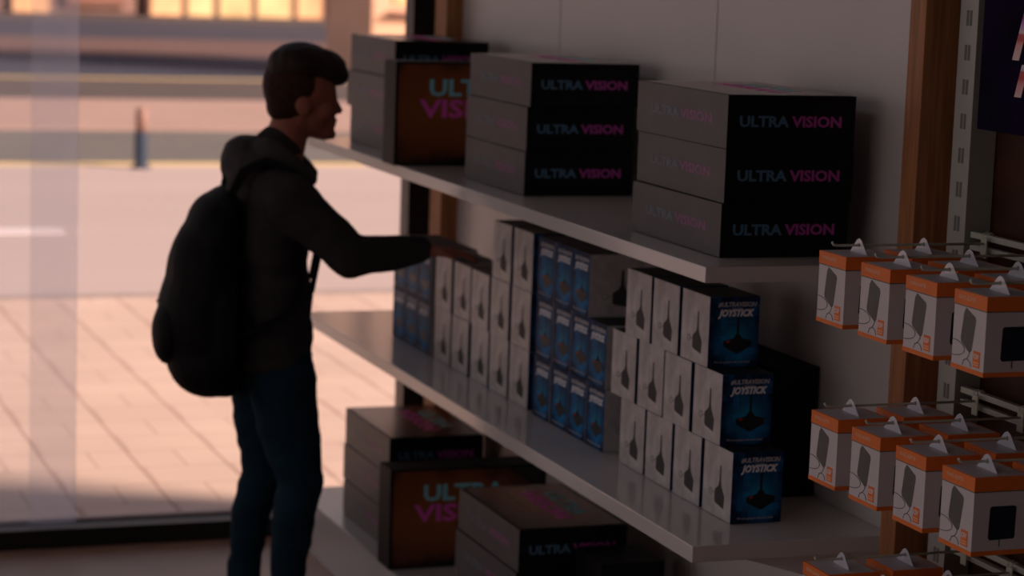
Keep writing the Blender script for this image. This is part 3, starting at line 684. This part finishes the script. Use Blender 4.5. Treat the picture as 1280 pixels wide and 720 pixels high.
# neck, torso, arms, legs
cone(bm, (-.005, .010, 1.255), .048, (-.035, .0, 1.13), .056)
cone(bm, S(-.035, -.10, 1.10), .05, S(-.03, .10, 1.10), .05)
ell(bm, S(-.045, 0, 1.0), (.085, .125, .14)); ell(bm, S(-.035, 0, .83), (.072, .108, .14)); ell(bm, S(-.035, 0, .70), (.072, .102, .085))
chain(bm, [(RS[0], .042), (RS[1], .033), (RS[2], .022)]); chain(bm, [(LS[0], .042), (LS[1], .033), (LS[2], .022)])
LEG_R = [((-.012, -.055, .68), .066), ((.008, -.058, .54), .056), ((.034, -.062, .40), .038), ((.022, -.060, .28), .037), ((.006, -.058, .08), .030)]
LEG_L = [((-.056, .052, .68), .066), ((-.060, .060, .54), .054), ((-.050, .062, .40), .038), ((-.078, .064, .28), .036), ((-.098, .066, .08), .030)]
chain(bm, LEG_R); chain(bm, LEG_L)
for hx, hy in ((.006, -.058), (-.098, .066)): cone(bm, (hx - .01, hy, .05), .03, (hx + .10, hy + .02, .032), .022)
# right hand: palm and five fingers resting on the joystick boxes
w_ = Vector(RS[2]); d = Vector((.96, .10, -.10)).normalized(); sd = Vector((-.10, .99, 0)).normalized()
palm = w_ + d * .045
for k in range(-2, 3): cone(bm, w_ + d * .008 + sd * k * .008, .0125, palm + d * .018 + sd * k * .0115, .0105)
for k, L, r in ((-1.7, .052, .0068), (-.6, .060, .0072), (.5, .056, .007), (1.55, .044, .0062)):
    a = palm + d * .022 + sd * k * .0125; b_ = a + d * L * .45 + Vector((0, 0, .002)); c_ = b_ + d * L * .32 + Vector((0, 0, -.006)); e_ = c_ + d * L * .2 + Vector((0, 0, -.009))
    chain(bm, [(a, r), (b_, r * .95), (c_, r * .88), (e_, r * .78)], 10)
th = w_ + d * .018 - sd * .020
chain(bm, [(th, .009), (th + d * .022 - sd * .020, .0082), (th + d * .045 - sd * .024 + Vector((0, 0, -.006)), .0068)], 10)
# left hand hanging relaxed behind the thigh
w2 = Vector(LS[2]); dn = Vector((.15, 0, -.99)).normalized(); s2 = Vector((1, .1, .15)).normalized()
for k in range(-2, 3): cone(bm, w2 + s2 * k * .008, .012, w2 + dn * .06 + s2 * k * .011, .010)
for k, L in ((-1.6, .05), (-.5, .06), (.55, .056), (1.6, .044)):
    a = w2 + dn * .064 + s2 * k * .012; b_ = a + dn * L * .5; c_ = b_ + dn * L * .3 + Vector((.003, -.010, 0))
    chain(bm, [(a, .0068), (b_, .0064), (c_, .0055)], 10)
chain(bm, [(w2 + dn * .015 + s2 * .02, .009), (w2 + dn * .045 + s2 * .034, .0078), (w2 + dn * .068 + s2 * .032, .0064)], 10)
body = fuse('body', bm, M['skin'], boy, 0.0042, 3)
for yy in (-.006, .045):
    bm = bmesh.new(); ell(bm, (.0915, yy + .004, hz - .007), (.0095, .0105, .0075)); mesh_obj('eye', bm, M['eye'], boy, True)
# hair: close cropped base and thick top with a fringe pushed forward
bm = bmesh.new()
ell(bm, (.010, .012, hz + .018), (.083, .074, .092)); ell(bm, (-.012, .012, hz - .020), (.052, .058, .075)); 
cr_ = fuse('hair_sides', bm, M['hair_fade'], boy, 0.005, 3, lambda c: 0.001 * noise.noise(c * 90))
for v in cr_.data.vertices:      # keep the cropped base behind the face and above the nape
    if v.co.x > .052: v.co.x = .052 + (v.co.x - .052) * .25
    if v.co.z < hz - .05: 
        k = (hz - .05 - v.co.z); v.co.y = .012 + (v.co.y - .012) * max(.5, 1 - k * 9); v.co.x = .0 + (v.co.x - .0) * max(.5, 1 - k * 6)
bm = bmesh.new()
ell(bm, (.020, .012, hz + .068), (.082, .076, .054), ('Y', 3)); ell(bm, (.066, .018, hz + .064), (.064, .066, .046), ('Y', 8))
ell(bm, (.100, .024, hz + .048), (.036, .050, .030), ('Y', 14)); ell(bm, (-.022, .012, hz + .040), (.044, .060, .062))
rr = random.Random(2)
for k in range(26):
    a = rr.uniform(-1, 1); x0 = rr.uniform(-.03, .08)
    cone(bm, (x0, .015 + a * .055, hz + .100 - abs(a) * .03 - max(0, x0 - .03) * .25), .012, (x0 + .04, .018 + a * .06, hz + .100 - abs(a) * .035 - max(0, x0) * .32), .007, 8)
fuse('hair', bm, M['hair'], boy, 0.0045, 3, lambda c: 0.0025 * noise.noise(Vector((c.x * 25, c.y * 90, c.z * 60))))
# hoodie
def fold(c): return 0.0055 * noise.noise(Vector((c.x * 9, c.y * 9, c.z * 16))) + 0.003 * noise.noise(Vector((c.x * 22, c.y * 22, c.z * 30)))
bm = bmesh.new()
ell(bm, S(-.045, 0, 1.0), (.096, .145, .165)); ell(bm, S(-.040, 0, .85), (.098, .138, .16)); ell(bm, S(-.036, 0, .745), (.102, .136, .088)); ell(bm, S(-.034, 0, .70), (.100, .130, .055))
cone(bm, S(-.055, -.10, 1.105), .066, S(-.04, .10, 1.105), .066)
cone(bm, (-.065, 0, 1.15), .075, (-.03, .004, 1.20), .060)
chain(bm, [(RS[0], .066), (Vector(RS[0]).lerp(Vector(RS[1]), .5), .056), (RS[1], .052), (Vector(RS[1]).lerp(Vector(RS[2]), .5), .043), (Vector(RS[1]).lerp(Vector(RS[2]), .93), .034)])
chain(bm, [(LS[0], .066), (LS[1], .052), (Vector(LS[1]).lerp(Vector(LS[2]), .93), .034)])
hoodie = fuse('hoodie', bm, M['hoodie'], boy, 0.0065, 4, fold)
bm = bmesh.new()        # hood lying on the upper back
ell(bm, (-.098, -.02, 1.165), (.072, .095, .066), ('Y', -8)); ell(bm, (-.115, -.02, 1.195), (.045, .085, .036)); ell(bm, (-.112, -.03, 1.11), (.055, .09, .06))
chain(bm, [((-.06, -.075, 1.205), .030), ((-.005, -.082, 1.175), .026), ((.045, -.05, 1.135), .020)]); chain(bm, [((-.06, .075, 1.205), .030), ((.0, .088, 1.175), .026), ((.05, .06, 1.135), .020)])
fuse('hood', bm, M['hood'], hoodie, 0.006, 3, fold)
# jeans
def crease(c):
    k = 0.0045 * noise.noise(Vector((c.x * 6, c.y * 6, c.z * 34))) + 0.004 * noise.noise(Vector((c.x * 14, c.y * 14, c.z * 18)))
    return k
bm = bmesh.new()
chain(bm, [((-.014, -.050, .675), .084), ((.006, -.058, .54), .076), ((.040, -.062, .40), .056), ((.024, -.060, .30), .053), ((.012, -.058, .15), .042), ((.008, -.058, .065), .044)])
chain(bm, [((-.058, .050, .675), .084), ((-.060, .060, .54), .070), ((-.050, .062, .40), .053), ((-.078, .064, .30), .049), ((-.094, .066, .15), .042), ((-.098, .066, .065), .044)])
ell(bm, (-.037, 0, .70), (.098, .118, .095))
fuse('jeans', bm, M['jeans'], boy, 0.0055, 3, crease)
for hx, hy in ((.006, -.058), (-.098, .066)):
    bm = bmesh.new(); cone(bm, (hx - .018, hy, .052), .042, (hx + .10, hy + .022, .040), .034); ell(bm, (hx, hy, .085), (.045, .04, .035)); 
    s_ = fuse('shoe', bm, M['shoe'], boy, 0.006, 3)
    bm = bmesh.new(); ell(bm, (hx + .038, hy + .010, .014), (.118, .044, .013), ('Z', 10)); mesh_obj('sole', bm, M['sole'], s_, True)

# backpack (a thing of its own, worn on the back)
bp_ = empty('backpack', (1.42, 5.44, 0), -AZ); tag(bp_, 'large bulging black backpack on the back of the boy', 'backpack')
bm = bmesh.new()
ell(bm, (-.195, -.045, .80), (.118, .150, .17)); ell(bm, (-.185, -.045, .90), (.108, .145, .16)); ell(bm, (-.165, -.045, 1.00), (.088, .130, .105))
ell(bm, (-.185, -.045, .70), (.105, .140, .10)); ell(bm, (-.145, -.045, 1.05), (.070, .105, .07)); ell(bm, (-.15, -.045, .80), (.10, .15, .2))
mc_ = fuse('main_compartment', bm, M['pack'], bp_, 0.007, 6, lambda c: 0.006 * noise.noise(c * 9))
for v in mc_.data.vertices:        # the back panel lies flat against the hoodie
    lim = -.120 - .10 * abs(v.co.y + .01) * 0
    if v.co.x > lim: v.co.x = lim + (v.co.x - lim) * .06
bm = bmesh.new(); ell(bm, (-.272, -.055, .775), (.050, .105, .092), ('Y', 8)); pk = fuse('front_pocket', bm, M['pack'], bp_, 0.006, 4, lambda c: 0.004 * noise.noise(c * 12))
bm = bmesh.new(); tube(bm, [(-.298 - .012 * math.cos(k * PI / 8 - PI / 2), -.055 + (k - 4) * .011, .835) for k in range(9)], 0.0035, 6); mesh_obj('zip', bm, M['slot'], pk)
for side in (-1, 1):
    bm = bmesh.new()
    yy = .115 * side
    pts = [(-.150, yy * .7 - .01, 1.08), (-.115, yy, 1.160), (-.060, yy, 1.184), (.012, yy, 1.155), (.060, yy, 1.07), (.072, yy, .97), (.056, yy * 1.1, .88), (.0, yy * 1.25, .82), (-.08, yy * 1.3, .78), (-.14, yy * 1.15, .76)]
    rings = []
    for i, p in enumerate(pts):
        a = Vector(pts[max(0, i - 1)]); b_ = Vector(pts[min(len(pts) - 1, i + 1)]); dd = (b_ - a).normalized(); lat = Vector((0, 1, 0)); nn = dd.cross(lat).normalized()
        wd = .024 if i < 7 else .013; P = Vector(p)
        rings.append([bm.verts.new(P + lat * wd + nn * .006), bm.verts.new(P - lat * wd + nn * .006), bm.verts.new(P - lat * wd - nn * .006), bm.verts.new(P + lat * wd - nn * .006)])
    for i in range(len(rings) - 1):
        for j in range(4): bm.faces.new((rings[i][j], rings[i][(j+1) % 4], rings[i+1][(j+1) % 4], rings[i+1][j]))
    bm.faces.new(rings[0]); bm.faces.new(rings[-1][::-1])
    mesh_obj('shoulder_strap', bm, M['pack'], bp_)
bm = bmesh.new(); tube(bm, [(-.15, -.075, 1.09), (-.155, -.075, 1.125), (-.155, -.045, 1.14), (-.155, -.015, 1.125), (-.15, -.015, 1.09)], 0.007, 8); mesh_obj('carry_handle', bm, M['pack'], bp_)
